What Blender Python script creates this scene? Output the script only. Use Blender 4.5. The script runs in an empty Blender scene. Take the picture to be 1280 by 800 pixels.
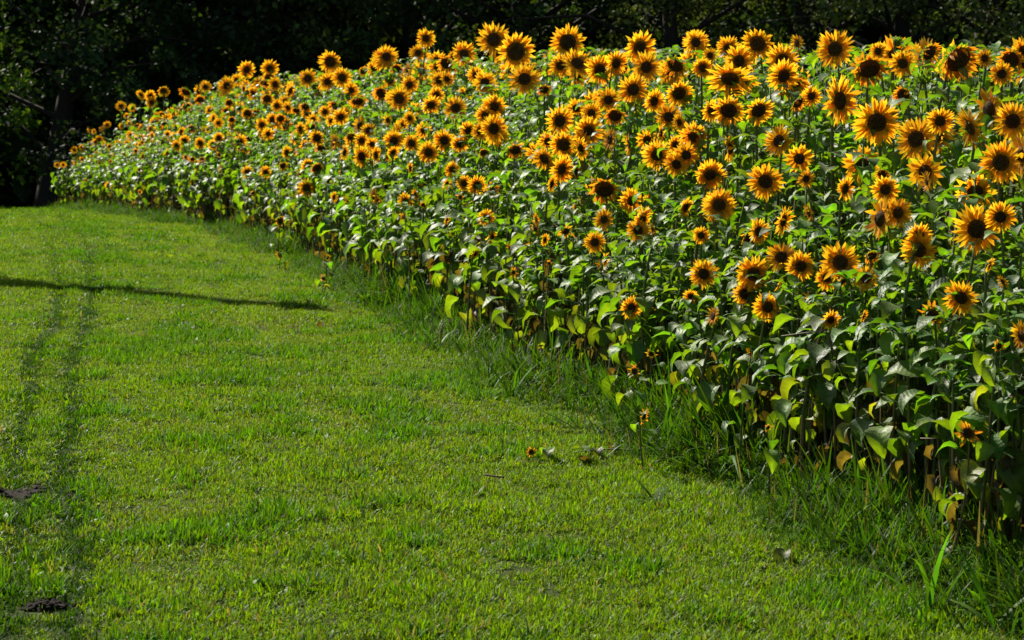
import bpy, math, random
import numpy as np
from mathutils import Matrix, Vector, Quaternion

rnd = random.Random(7)
nr = np.random.default_rng(7)
SC = bpy.context.scene
COL = SC.collection
R = math.radians

# ------------------------------------------------------------------ camera, sky, sun, exposure
FPX, CAM_Z = 2667.0, 2.2                       # focal length in pixels of a 1280-wide picture, camera height
PSI, THETA = math.atan(684 / FPX), math.atan(180 / FPX)
FWD = np.array([math.sin(PSI) * math.cos(THETA), math.cos(PSI) * math.cos(THETA), -math.sin(THETA)])
RGT = np.array([math.cos(PSI), -math.sin(PSI), 0.0])
UPV = np.cross(RGT, FWD)
cam = bpy.data.cameras.new('camera')
cam.sensor_width = 36.0
cam.lens = FPX / 1280 * 36
cam.clip_start, cam.clip_end = 0.1, 3000
cam.dof.use_dof = True
cam.dof.focus_distance = 13.0
cam.dof.aperture_fstop = 6.3
camo = bpy.data.objects.new('camera', cam)
COL.objects.link(camo)
camo.matrix_world = Matrix(((RGT[0], UPV[0], -FWD[0], 0), (RGT[1], UPV[1], -FWD[1], 0),
                            (RGT[2], UPV[2], -FWD[2], CAM_Z), (0, 0, 0, 1)))
SC.camera = camo

SUN_EL = R(42)
SUN_H = Vector((-0.36, 0.93, 0)).normalized()
TO_SUN = SUN_H * math.cos(SUN_EL) + Vector((0, 0, math.sin(SUN_EL)))
world = bpy.data.worlds.new('World')
SC.world = world
world.use_nodes = True
wn = world.node_tree.nodes
sky = wn.new('ShaderNodeTexSky')
sky.sky_type = 'NISHITA'
sky.sun_disc = False
sky.sun_elevation = SUN_EL
sky.sun_rotation = math.atan2(SUN_H.x, SUN_H.y)
sky.dust_density = 1.5
bg = wn['Background']
bg.inputs['Strength'].default_value = 0.05
world.node_tree.links.new(sky.outputs[0], bg.inputs['Color'])
sun = bpy.data.lights.new('sun', 'SUN')
sun.energy = 5.0
sun.angle = R(0.5)
sun.color = (1.0, 0.93, 0.80)
suno = bpy.data.objects.new('sun', sun)
COL.objects.link(suno)
suno.rotation_euler = TO_SUN.to_track_quat('Z', 'Y').to_euler()
SC.view_settings.view_transform = 'Standard'
SC.view_settings.look = 'None'
SC.view_settings.exposure = 0.96
SC.view_settings.gamma = 1.0
SC.cycles.max_bounces = 8
SC.cycles.diffuse_bounces = 2
SC.cycles.transparent_max_bounces = 4


def ray(px, py):                                # direction through a picture point, scaled to run 1 m along Y
    d = FWD + RGT * (px - 640) / FPX + UPV * (400 - py) / FPX
    return d / d[1]


def project(p):
    q = np.asarray(p, float) - np.array([0, 0, CAM_Z])
    d = q @ FWD
    return 640 + FPX * (q @ RGT) / d, 400 - FPX * (q @ UPV) / d, d


# ------------------------------------------------------------------ lie of the land
EY = [-400, 3, 33, 35.3, 40, 48, 54, 60, 70, 400]
EX = [4.3, 4.3, 4.28, 4.15, 3.5, 2.8, 2.3, 2.6, 4, 4]


def edge(Y):
    return np.interp(Y, EY, EX)


def sstep(a):
    a = np.clip(a, 0, 1)
    return a * a * (3 - 2 * a)


TRACKS = [([5.0, 8.76, 10.12, 11.73, 13.97, 16.76, 18.93, 22.14, 30, 40, 60], [0.16, 0.16, 0.2, 0.25, 0.32, 0.45, 0.61, 0.93, 1.2, 1.3, 0.9]),
          ([5.0, 8.76, 10.12, 11.73, 13.97, 16.76, 19.56, 22.14, 30, 40, 60], [0.41, 0.41, 0.46, 0.52, 0.62, 0.77, 0.97, 1.23, 1.65, 1.86, 1.5])]


def track_mask(X, Y):
    m = np.zeros_like(np.asarray(X, float) + np.asarray(Y, float))
    for k, (ty, tx) in enumerate(TRACKS):
        d = np.abs(X - np.interp(Y, ty, tx) - 0.03 * np.sin(Y * 1.3 + k))
        m = np.maximum(m, np.exp(-(d / 0.10) ** 2.5))
    return m * (1 - .7 * sstep((np.asarray(Y, float) - 22) / 10))


def ground_z(X, Y):
    X = np.asarray(X, float)
    Y = np.asarray(Y, float)
    Yc = np.clip(Y, -60, 62)
    z = 0.0375 * Yc - 0.00100 * np.clip(Yc - 28, 0, None) ** 2
    z = z - 0.018 * np.clip(Y - 62, 0, 40)
    u = X - edge(Y)
    z = z + 1.1 * sstep(u / 2.8) * (1 - 0.6 * sstep((Y - 42) / 16)) * np.where(u > 0, 1, 0)
    z = z + 0.013 * np.sin(X * 2.1 + Y * .7) * np.sin(Y * 1.7 - X) + 0.008 * np.sin(X * 5.3 + 1) * np.sin(Y * 4.1)
    return z - 0.03 * track_mask(X, Y)


# ------------------------------------------------------------------ materials
def nodes_of(m):
    m.use_nodes = True
    return m.node_tree.nodes, m.node_tree.links


def veg_material(name, transl=0.4, rough=0.42, spec=0.5, tcol=(1.25, 1.15, 0.5), hue=0.02, val=0.25, bump=0.0, coat=0.0, veins=False):
    """a leaf or petal: colour from the mesh's own 'col', varied plant by plant, part of the light passing through"""
    m = bpy.data.materials.new(name)
    n, l = nodes_of(m)
    out = n['Material Output']
    pr = n['Principled BSDF']
    at = n.new('ShaderNodeAttribute')
    at.attribute_name = 'col'
    oi = n.new('ShaderNodeObjectInfo')
    ge = n.new('ShaderNodeNewGeometry')
    ad = n.new('ShaderNodeMath'); ad.operation = 'ADD'
    l.new(oi.outputs['Random'], ad.inputs[0]); l.new(ge.outputs['Random Per Island'], ad.inputs[1])
    fr = n.new('ShaderNodeMath'); fr.operation = 'FRACT'
    l.new(ad.outputs[0], fr.inputs[0])
    mh = n.new('ShaderNodeMapRange'); mh.inputs[3].default_value = 0.5 - hue; mh.inputs[4].default_value = 0.5 + hue
    l.new(fr.outputs[0], mh.inputs[0])
    f2 = n.new('ShaderNodeMath'); f2.operation = 'MULTIPLY_ADD'
    f2.inputs[1].default_value = 7.31; f2.inputs[2].default_value = 0.17
    l.new(fr.outputs[0], f2.inputs[0])
    f3 = n.new('ShaderNodeMath'); f3.operation = 'FRACT'
    l.new(f2.outputs[0], f3.inputs[0])
    mv = n.new('ShaderNodeMapRange'); mv.inputs[3].default_value = 1 - val; mv.inputs[4].default_value = 1 + val
    l.new(f3.outputs[0], mv.inputs[0])
    hs = n.new('ShaderNodeHueSaturation')
    l.new(mh.outputs[0], hs.inputs['Hue']); l.new(mv.outputs[0], hs.inputs['Value'])
    # blotches
    tc = n.new('ShaderNodeTexCoord')
    no = n.new('ShaderNodeTexNoise'); no.inputs['Scale'].default_value = 6.0; no.inputs['Detail'].default_value = 4
    l.new(tc.outputs['Object'], no.inputs['Vector'])
    mr = n.new('ShaderNodeMapRange'); mr.inputs[1].default_value = .3; mr.inputs[2].default_value = .7
    mr.inputs[3].default_value = 0.8; mr.inputs[4].default_value = 1.18
    l.new(no.outputs[0], mr.inputs[0])
    vm = n.new('ShaderNodeVectorMath'); vm.operation = 'SCALE'
    l.new(at.outputs['Color'], vm.inputs[0]); l.new(mr.outputs[0], vm.inputs['Scale'])
    l.new(vm.outputs[0], hs.inputs['Color'])
    l.new(hs.outputs[0], pr.inputs['Base Color'])
    pr.inputs['Roughness'].default_value = rough
    pr.inputs['Specular IOR Level'].default_value = spec
    if coat:
        pr.inputs['Sheen Weight'].default_value = coat
        pr.inputs['Sheen Roughness'].default_value = 0.35
    if transl:
        tr = n.new('ShaderNodeBsdfTranslucent')
        tm = n.new('ShaderNodeVectorMath'); tm.operation = 'MULTIPLY'; tm.inputs[1].default_value = tcol
        l.new(hs.outputs[0], tm.inputs[0]); l.new(tm.outputs[0], tr.inputs['Color'])
        mx = n.new('ShaderNodeMixShader'); mx.inputs[0].default_value = transl
        l.new(pr.outputs[0], mx.inputs[1]); l.new(tr.outputs[0], mx.inputs[2])
        l.new(mx.outputs[0], out.inputs['Surface'])
    if bump:
        b = n.new('ShaderNodeBump'); b.inputs['Strength'].default_value = bump; b.inputs['Distance'].default_value = 0.02
        no2 = n.new('ShaderNodeTexNoise'); no2.inputs['Scale'].default_value = 14.0
        l.new(tc.outputs['Object'], no2.inputs['Vector'])
        if veins:                                 # ribs running out from the midrib
            wv = n.new('ShaderNodeTexWave'); wv.inputs['Scale'].default_value = 2.6; wv.inputs['Distortion'].default_value = 2.5
            wv.inputs['Detail'].default_value = 2
            l.new(tc.outputs['Object'], wv.inputs['Vector'])
            sm = n.new('ShaderNodeMath'); sm.operation = 'MULTIPLY_ADD'; sm.inputs[1].default_value = .45
            l.new(wv.outputs['Fac'], sm.inputs[0]); l.new(no2.outputs[0], sm.inputs[2])
            l.new(sm.outputs[0], b.inputs['Height'])
        else:
            l.new(no2.outputs[0], b.inputs['Height'])
        l.new(b.outputs[0], pr.inputs['Normal'])
    return m


M_LEAF = veg_material('sunflower_leaf', 0.52, 0.52, 0.55, (1.75, 1.65, 0.22), 0.025, 0.38, bump=0.16, coat=0.22, veins=True)
M_PETAL = veg_material('sunflower_petal', 0.55, 0.6, 0.2, (1.08, 1.1, 0.9), 0.010, 0.10)
M_DISC = veg_material('seed_disc', 0.0, 0.9, 0.1, hue=0.01, val=0.15, bump=1.0)
M_STEM = veg_material('sunflower_stem', 0.0, 0.6, 0.3, hue=0.015, val=0.15)
M_GRASS = veg_material('grass_blade', 0.50, 0.55, 0.22, (1.25, 1.2, 0.35), 0.02, 0.3)
M_TREE = veg_material('tree_leaf', 0.30, 0.65, 0.18, (1.25, 1.2, 0.4), 0.02, 0.3)
M_BARK = veg_material('bark', 0.0, 0.9, 0.2, hue=0.01, val=0.1, bump=0.5)
M_SOIL = veg_material('soil', 0.0, 0.95, 0.1, hue=0.005, val=0.2, bump=0.6)


def ground_material():
    m = bpy.data.materials.new('ground')
    n, l = nodes_of(m)
    pr = n['Principled BSDF']
    pr.inputs['Roughness'].default_value = 0.95
    pr.inputs['Specular IOR Level'].default_value = 0.1
    tc = n.new('ShaderNodeTexCoord')
    at = n.new('ShaderNodeAttribute'); at.attribute_name = 'soil'
    no = n.new('ShaderNodeTexNoise'); no.inputs['Scale'].default_value = 9; no.inputs['Detail'].default_value = 8
    no.inputs['Roughness'].default_value = 0.7
    l.new(tc.outputs['Object'], no.inputs['Vector'])
    cr = n.new('ShaderNodeValToRGB')
    e = cr.color_ramp.elements
    e[0].position, e[0].color = 0.30, (0.012, 0.018, 0.004, 1)
    e[1].position, e[1].color = 0.72, (0.055, 0.075, 0.012, 1)
    x = e.new(0.5); x.color = (0.030, 0.042, 0.007, 1)
    l.new(no.outputs[0], cr.inputs[0])
    n2 = n.new('ShaderNodeTexNoise'); n2.inputs['Scale'].default_value = 30; n2.inputs['Detail'].default_value = 6
    l.new(tc.outputs['Object'], n2.inputs['Vector'])
    c2 = n.new('ShaderNodeValToRGB')
    c2.color_ramp.elements[0].color = (0.035, 0.026, 0.016, 1)
    c2.color_ramp.elements[1].color = (0.13, 0.10, 0.06, 1)
    l.new(n2.outputs[0], c2.inputs[0])
    mx = n.new('ShaderNodeMix'); mx.data_type = 'RGBA'
    l.new(at.outputs['Fac'], mx.inputs['Factor'])
    l.new(cr.outputs[0], mx.inputs['A']); l.new(c2.outputs[0], mx.inputs['B'])
    l.new(mx.outputs['Result'], pr.inputs['Base Color'])
    b = n.new('ShaderNodeBump'); b.inputs['Strength'].default_value = 0.7; b.inputs['Distance'].default_value = 0.03
    l.new(n2.outputs[0], b.inputs['Height']); l.new(b.outputs[0], pr.inputs['Normal'])
    return m


# ------------------------------------------------------------------ mesh helpers: a piece is (V, F, C)
def mesh_from(name, pieces, mats, smooth=True):
    """pieces: list of (V, F, C, material index); one mesh holding them all"""
    Vs, Cs, loops, starts, totals, mi = [], [], [], [], [], []
    off = 0
    lo = 0
    for V, F, C, k in pieces:
        Vs.append(V); Cs.append(C)
        if isinstance(F, tuple):                # packed: (flat loops, totals)
            fl, ft = F
        else:
            fl = np.array([i for f in F for i in f], np.int32)
            ft = np.array([len(f) for f in F], np.int32)
        loops.append(fl + off); totals.append(ft)
        starts.append(lo + np.concatenate(([0], np.cumsum(ft)[:-1])))
        mi.append(np.full(len(ft), k, np.int32))
        off += len(V); lo += len(fl)
    V = np.concatenate(Vs).astype(np.float32); C = np.concatenate(Cs).astype(np.float32)
    fl = np.concatenate(loops).astype(np.int32); ft = np.concatenate(totals).astype(np.int32)
    fs = np.concatenate(starts).astype(np.int32); mi = np.concatenate(mi)
    me = bpy.data.meshes.new(name)
    me.vertices.add(len(V)); me.vertices.foreach_set('co', V.ravel())
    me.loops.add(len(fl)); me.loops.foreach_set('vertex_index', fl)
    me.polygons.add(len(ft)); me.polygons.foreach_set('loop_start', fs)
    try:
        me.polygons.foreach_set('loop_total', ft)
    except Exception:
        pass
    me.polygons.foreach_set('material_index', mi)
    me.polygons.foreach_set('use_smooth', np.full(len(ft), smooth))
    a = me.attributes.new('col', 'FLOAT_COLOR', 'POINT')
    a.data.foreach_set('color', np.concatenate([C, np.ones((len(C), 1), np.float32)], 1).astype(np.float32).ravel())
    for m in mats:
        me.materials.append(m)
    me.update(calc_edges=True)
    me.validate()
    return me


def pack(F):
    return (np.array([i for f in F for i in f], np.int32), np.array([len(f) for f in F], np.int32))


def joined(pieces):
    """list of (V, F, C) -> one (V, packed F, C)"""
    Vs, Cs, fl, ft, off = [], [], [], [], 0
    for V, F, C in pieces:
        a, b = F if isinstance(F, tuple) else pack(F)
        Vs.append(V); Cs.append(C); fl.append(a + off); ft.append(b); off += len(V)
    return np.concatenate(Vs), (np.concatenate(fl), np.concatenate(ft)), np.concatenate(Cs)


def moved(piece, M):
    V, F, C = piece
    A = np.array(M)
    return V @ A[:3, :3].T + A[:3, 3], F, C


def obj(name, me, parent=None, M=None):
    o = bpy.data.objects.new(name, me)
    COL.objects.link(o)
    if parent is not None:
        o.parent = parent
    if M is not None:
        o.matrix_basis = M
    return o


def tag(o, label=None, cat=None, group=None, kind=None):
    for k, v in (('label', label), ('category', cat), ('group', group), ('kind', kind)):
        if v:
            o[k] = v
    return o


def tube(path, radii, sides=5, c0=(.1, .1, .1), c1=None, cap=True):
    P = [Vector(p) for p in path]
    c1 = c0 if c1 is None else c1
    V, F, C = [], [], []
    N = len(P)
    for i, p in enumerate(P):
        t = (P[min(i + 1, N - 1)] - P[max(i - 1, 0)]).normalized()
        a = t.orthogonal().normalized() if i == 0 else (a - t * a.dot(t)).normalized()
        b = t.cross(a)
        s = i / max(N - 1, 1)
        for k in range(sides):
            w = 2 * math.pi * k / sides
            V.append(p + (a * math.cos(w) + b * math.sin(w)) * radii[i])
            C.append([c0[j] * (1 - s) + c1[j] * s for j in range(3)])
    for i in range(N - 1):
        for k in range(sides):
            k2 = (k + 1) % sides
            F.append((i * sides + k, i * sides + k2, (i + 1) * sides + k2, (i + 1) * sides + k))
    if cap:
        F.append(tuple(range((N - 1) * sides, N * sides)))
    return np.array([tuple(v) for v in V]), F, np.array(C)


# ------------------------------------------------------------------ the ground
def axis(lo, hi, step, far):
    a = list(np.arange(lo, hi + 1e-6, step))
    s, x, up = step, hi, []
    while x < far:
        s *= 1.35; x += s; up.append(x)
    s, x, dn = step, lo, []
    while x > -far:
        s *= 1.35; x -= s; dn.append(x)
    return np.array(dn[::-1] + a + up)


def build_ground():
    xs, ys = axis(-6, 14, 0.16, 400), axis(5, 64, 0.22, 450)
    X, Y = np.meshgrid(xs, ys)
    Z = ground_z(X, Y)
    V = np.stack([X.ravel(), Y.ravel(), Z.ravel()], 1)
    w, h = len(xs), len(ys)
    i = (np.arange(h - 1)[:, None] * w + np.arange(w - 1)[None, :]).ravel()
    F = np.stack([i, i + 1, i + 1 + w, i + w], 1).astype(np.int32)
    me = mesh_from('ground', [(V, (F.ravel(), np.full(len(F), 4, np.int32)), np.full((len(V), 3), .1), 0)], [ground_material()])
    u = V[:, 0] - edge(V[:, 1])
    soil = sstep((u + 0.35) / 0.6) * (1 - sstep((u - 6.5) / 1.0)) * (1 - sstep((V[:, 1] - 57) / 2))
    soil = np.maximum(soil, 0.0 * track_mask(V[:, 0], V[:, 1]))
    a = me.attributes.new('soil', 'FLOAT', 'POINT')
    a.data.foreach_set('value', soil.astype(np.float32))
    o = obj('ground', me)
    tag(o, 'mown green lawn sloping up beside the sunflower field', 'lawn', kind='structure')
    return o


build_ground()

# ------------------------------------------------------------------ leaf, flower and stem shapes
GREEN = np.array([0.078, 0.160, 0.015])
YELLOWG = np.array([0.115, 0.150, 0.016])
DRY = np.array([0.075, 0.056, 0.030])


def leaf_piece(r, kind='green', fine=True):
    """heart-shaped leaf, about 1 long, hanging from a petiole that starts at the origin and runs along +X"""
    base = {'green': GREEN, 'hang': GREEN * np.array([1.12, 1.02, 1.0]), 'yellow': YELLOWG, 'dry': DRY}[kind] * r.uniform(.85, 1.2)
    rise = r.uniform(.15, .45) if kind == 'green' else r.uniform(-.25, .15)
    pl = r.uniform(.40, .62)
    droop = r.uniform(.6, 1.7) if kind == 'green' else (r.uniform(1.7, 2.7) if kind == 'hang' else r.uniform(1.4, 2.4))
    if kind == 'hang':
        rise = r.uniform(-.1, .45)
    if kind in ('yellow', 'dry'):
        pl *= .7
    path = [(0, 0, 0), (pl * .5, 0, rise * pl * .75), (pl, 0, rise * pl)]
    pv, pf, pc = tube(path, [.024, .018, .016], 3, base * 1.1, base * 1.3, cap=False)
    if fine:
        T = [0, .10, .28, .50, .74, 1.0]
        Wd = [.13, .30, .35, .28, .14, .0]
        A = [-1, -.55, 0, .55, 1]
    else:
        T = [0, .22, .6, 1.0]
        Wd = [.18, .34, .25, .0]
        A = [-1, 0, 1]
    fold = r.uniform(.05, .45) if kind == 'green' else (r.uniform(.25, .8) if kind != 'dry' else r.uniform(.7, 1.5))
    curl = r.uniform(-.7, .7)
    side = r.uniform(-.18, .18)
    V, C, F, rows = [], [], [], []
    x, z, ang = pl, rise * pl, rise * .6
    pt = 0.0
    ph = r.uniform(0, 6)
    for t, w in zip(T, Wd):
        dt = t - pt; pt = t
        ang -= droop * dt
        x += dt * math.cos(ang); z += dt * math.sin(ang)
        row = []
        for a in (A if w > 0 else [0]):
            back = -.10 * abs(a) if t == 0 else 0
            y = a * w * (1 + (r.uniform(-.14, .14) if abs(a) == 1 else 0))
            up = fold * abs(a) * w + .035 * math.sin(ph + 9 * t + 3 * a) * abs(a) + curl * a * w * t
            V.append((x + back * math.cos(ang) - up * math.sin(ang), y + side * t * t, z + back * math.sin(ang) + up * math.cos(ang)))
            m = 1.35 if a == 0 else (1.0 if abs(a) < .8 else .92)
            c = base * m
            if kind == 'yellow' and abs(a) > .8:
                c = base * .6 + DRY * .6
            C.append(c)
            row.append(len(V) - 1)
        rows.append(row)
    for p, q in zip(rows, rows[1:]):
        if len(q) == 1:
            for k in range(len(p) - 1):
                F.append((p[k], p[k + 1], q[0]))
        else:
            for k in range(len(p) - 1):
                F.append((p[k], p[k + 1], q[k + 1], q[k]))
    return joined([(pv, pf, pc), (np.array(V), F, np.array(C))])


def petal(ang, r0, r1, w, lift, bend, twist, z0, c0, c1, fine):
    T = [0, .35, .72, 1.0] if fine else [0, .55, 1.0]
    Wd = [.45, 1.0, .78, 0] if fine else [.5, 1.0, 0]
    ca, sa = math.cos(ang), math.sin(ang)
    V, C, F, rows = [], [], [], []
    L = r1 - r0
    rr, zz, el, pt = r0, z0, lift, 0
    for t, k in zip(T, Wd):
        dt = t - pt; pt = t
        el += bend * dt
        rr += L * dt * math.cos(el); zz += L * dt * math.sin(el)
        row = []
        for a in ((-1, 0, 1) if fine else (-1, 1)) if k > 0 else (0,):
            y = a * w * k
            zc = zz + (.18 * w if a == 0 and fine else 0) + twist * a * w * t
            yy = y + twist * .4 * L * t
            V.append((rr * ca - yy * sa, rr * sa + yy * ca, zc))
            C.append([c0[j] * (1 - t) + c1[j] * t for j in range(3)])
            row.append(len(V) - 1)
        rows.append(row)
    for p, q in zip(rows, rows[1:]):
        if len(q) == 1:
            for k in range(len(p) - 1):
                F.append((p[k], p[k + 1], q[0]))
        else:
            for k in range(len(p) - 1):
                F.append((p[k], p[k + 1], q[k + 1], q[k]))
    return np.array(V), F, np.array(C)


P_BASE, P_MID, P_TIP = (.70, .27, .004), (.88, .42, .010), (.92, .545, .018)
OLD_BASE, OLD_TIP = (.62, .20, .006), (.78, .33, .012)


def head_pieces(r, kind, fine=True):
    """flower of diameter 1 facing +Z: (disc, petal ring, calyx)"""
    rd = {'o': r.uniform(.185, .215), 'n': .25, 'd': .29, 's': .21, 'g': .18, 'b': .20}[kind]
    # disc: shallow dome with a sunken, greener eye
    NR, NS = (6, 22) if fine else (3, 12)
    dome = {'d': .09, 'n': .06, 'b': .10}.get(kind, .045 if fine else .10)
    V, C, F = [(0, 0, dome * .8)], [(.035, .022, .008)], []
    for i in range(1, NR + 1):
        q = i / NR
        for k in range(NS):
            a = 2 * math.pi * (k + .5 * (i % 2)) / NS
            zz = dome * (1 - q ** 2.4) + (.02 * math.sin(math.pi * q) if kind != 'b' else 0) + r.uniform(-.006, .006)
            V.append((rd * q * math.cos(a), rd * q * math.sin(a), zz))
            c = np.array((.050, .034, .012)) if q < .35 else (np.array((.052, .024, .008)) if q < .7 else np.array((.10, .045, .009)))
            C.append(c * r.uniform(.5, 1.5))
    for k in range(NS):
        F.append((0, 1 + k, 1 + (k + 1) % NS))
    for i in range(1, NR):
        for k in range(NS):
            k2 = (k + 1) % NS
            a0 = 1 + (i - 1) * NS; b0 = 1 + i * NS
            F.append((a0 + k, b0 + k, b0 + k2, a0 + k2))
    disc = (np.array(V), F, np.array(C))
    # petals
    pet = []
    if kind != 'b':
        n1 = {'o': 25, 'n': 24, 'd': 21, 's': 23, 'g': 15}[kind] if fine else 15
        layers = 2 if kind != 'g' else 1
        for lay in range(layers):
            gap = r.uniform(0, 6.28)
            for k in range(n1):
                if kind in 'gd' and r.random() < .12:
                    continue
                a = 2 * math.pi * (k + .5 * lay) / n1 + r.uniform(-.09, .09)
                ln = r.uniform(.50, .60) if lay == 0 else r.uniform(.44, .56)
                if kind == 'g':
                    ln = r.uniform(.34, .55)
                lift, bend, tw = r.uniform(-.1, .28) + .12 * lay, r.uniform(-.5, .35), r.uniform(-.35, .35)
                if kind == 'n':
                    lift += .2
                if kind == 'd':
                    lift, bend = r.uniform(.3, .75), r.uniform(-.1, .7)
                if kind == 'g':
                    lift, bend, tw = r.uniform(-.4, .9), r.uniform(-1.2, 1.2), r.uniform(-.9, .9)
                if r.random() < .06:
                    bend += 1.2
                w = r.uniform(.036, .050) if fine else r.uniform(.055, .07)
                old = kind in 'dg'
                c0 = np.array(OLD_BASE if old else P_BASE) * r.uniform(.9, 1.05)
                c1 = np.array(OLD_TIP if old else P_TIP) * np.array((1, r.uniform(.82, 1.12), 1)) * r.uniform(.9, 1.08)
                pet.append(petal(a, rd * .88, ln, w, lift, bend, tw, -.01 - .012 * (1 - lay), c0, c1, fine))
    # calyx: back of the head and two whorls of pointed bracts
    cg = np.array((.085, .16, .028))
    cal = []
    prof = [(.07, -.12), (rd * .7, -.085), (rd * 1.0, -.02), (rd * .97, .004)]
    NS2 = 12 if fine else 8
    V, C, F = [], [], []
    for rr, zz in prof:
        for k in range(NS2):
            a = 2 * math.pi * k / NS2
            V.append((rr * math.cos(a), rr * math.sin(a), zz)); C.append(cg * .9)
    for i in range(3):
        for k in range(NS2):
            k2 = (k + 1) % NS2
            F.append((i * NS2 + k, i * NS2 + k2, (i + 1) * NS2 + k2, (i + 1) * NS2 + k))
    F.append(tuple(range(NS2))[::-1])
    cal.append((np.array(V), F, np.array(C)))
    nb = 13 if fine else 8
    for lay in range(2 if fine or kind == 'b' else 1):
        for k in range(nb):
            a = 2 * math.pi * (k + .5 * lay) / nb + r.uniform(-.1, .1)
            if kind == 'b':
                lift, bend, ln = r.uniform(.5, 1.0) + .2 * lay, r.uniform(.3, 1.3), rd * .9 + r.uniform(.22, .34)
            else:
                lift, bend, ln = r.uniform(-.5, .1), r.uniform(-.4, .8), rd * .9 + r.uniform(.08, .17)
            cal.append(petal(a, rd * .92, ln, r.uniform(.035, .055), lift, bend, r.uniform(-.4, .4), -.035 + .012 * lay, cg * .9, cg * r.uniform(1., 1.4), False))
    if kind == 'b':                               # a half-open bud shows a little green and yellow in the middle
        disc = (disc[0], disc[1], np.array(disc[2]) * np.array((1.6, 3.4, 1.6)))
    return disc, (joined(pet) if pet else None), joined(cal)


LEAVES = {k: [leaf_piece(random.Random(100 + i + 50 * j), k, True) for i in range(n)] for j, (k, n) in enumerate((('green', 12), ('yellow', 5), ('dry', 4), ('hang', 10)))}
LEAVES_LO = {k: [leaf_piece(random.Random(100 + i + 50 * j), k, False) for i in range(n)] for j, (k, n) in enumerate((('green', 10), ('yellow', 4), ('dry', 3), ('hang', 8)))}
HEADS = {k: [head_pieces(random.Random(300 + i * 7 + ord(k)), k, True) for i in range(n)] for k, n in (('o', 8), ('n', 3), ('d', 4), ('s', 3), ('g', 4), ('b', 3))}
HEADS_LO = {k: [head_pieces(random.Random(300 + i * 7 + ord(k)), k, False) for i in range(3)] for k in 'ondsgb'}
LEAF_ME = {k: [mesh_from('leaf', [p + (0,)], [M_LEAF]) for p in v] for k, v in LEAVES.items()}
HEAD_ME = {k: [(mesh_from('flower_head', [d + (0,)], [M_DISC]), mesh_from('petal_ring', [p + (0,)], [M_PETAL]) if p else None,
                mesh_from('calyx', [c + (0,)], [M_LEAF])) for d, p, c in v] for k, v in HEADS.items()}


def face_matrix(pos, n, size, spin):
    n = Vector(n).normalized()
    q = Vector((0, 0, 1)).rotation_difference(n)
    return Matrix.Translation(pos) @ q.to_matrix().to_4x4() @ Matrix.Rotation(spin, 4, 'Z') @ Matrix.Scale(size, 4)


def facing(pos, kind, r):
    """unit vector a head looks along: towards the lawn's near end, where most heads in the field look"""
    az = math.atan2(-pos[0], -pos[1])
    da = {'o': r.gauss(0, 18 if r.random() < .8 else 42), 'n': r.gauss(0, 14), 'd': r.gauss(0, 18), 's': r.choice((-1, 1)) * r.uniform(50, 75), 'g': r.gauss(0, 28), 'b': r.gauss(0, 35)}[kind]
    el = {'o': r.gauss(-4, 13), 'n': r.gauss(-22, 6), 'd': r.gauss(-38, 8), 's': r.gauss(-8, 12), 'g': r.gauss(-15, 15), 'b': r.gauss(30, 20)}[kind]
    az += R(da); el = R(el)
    return Vector((math.sin(az) * math.cos(el), math.cos(az) * math.cos(el), math.sin(el)))


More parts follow.
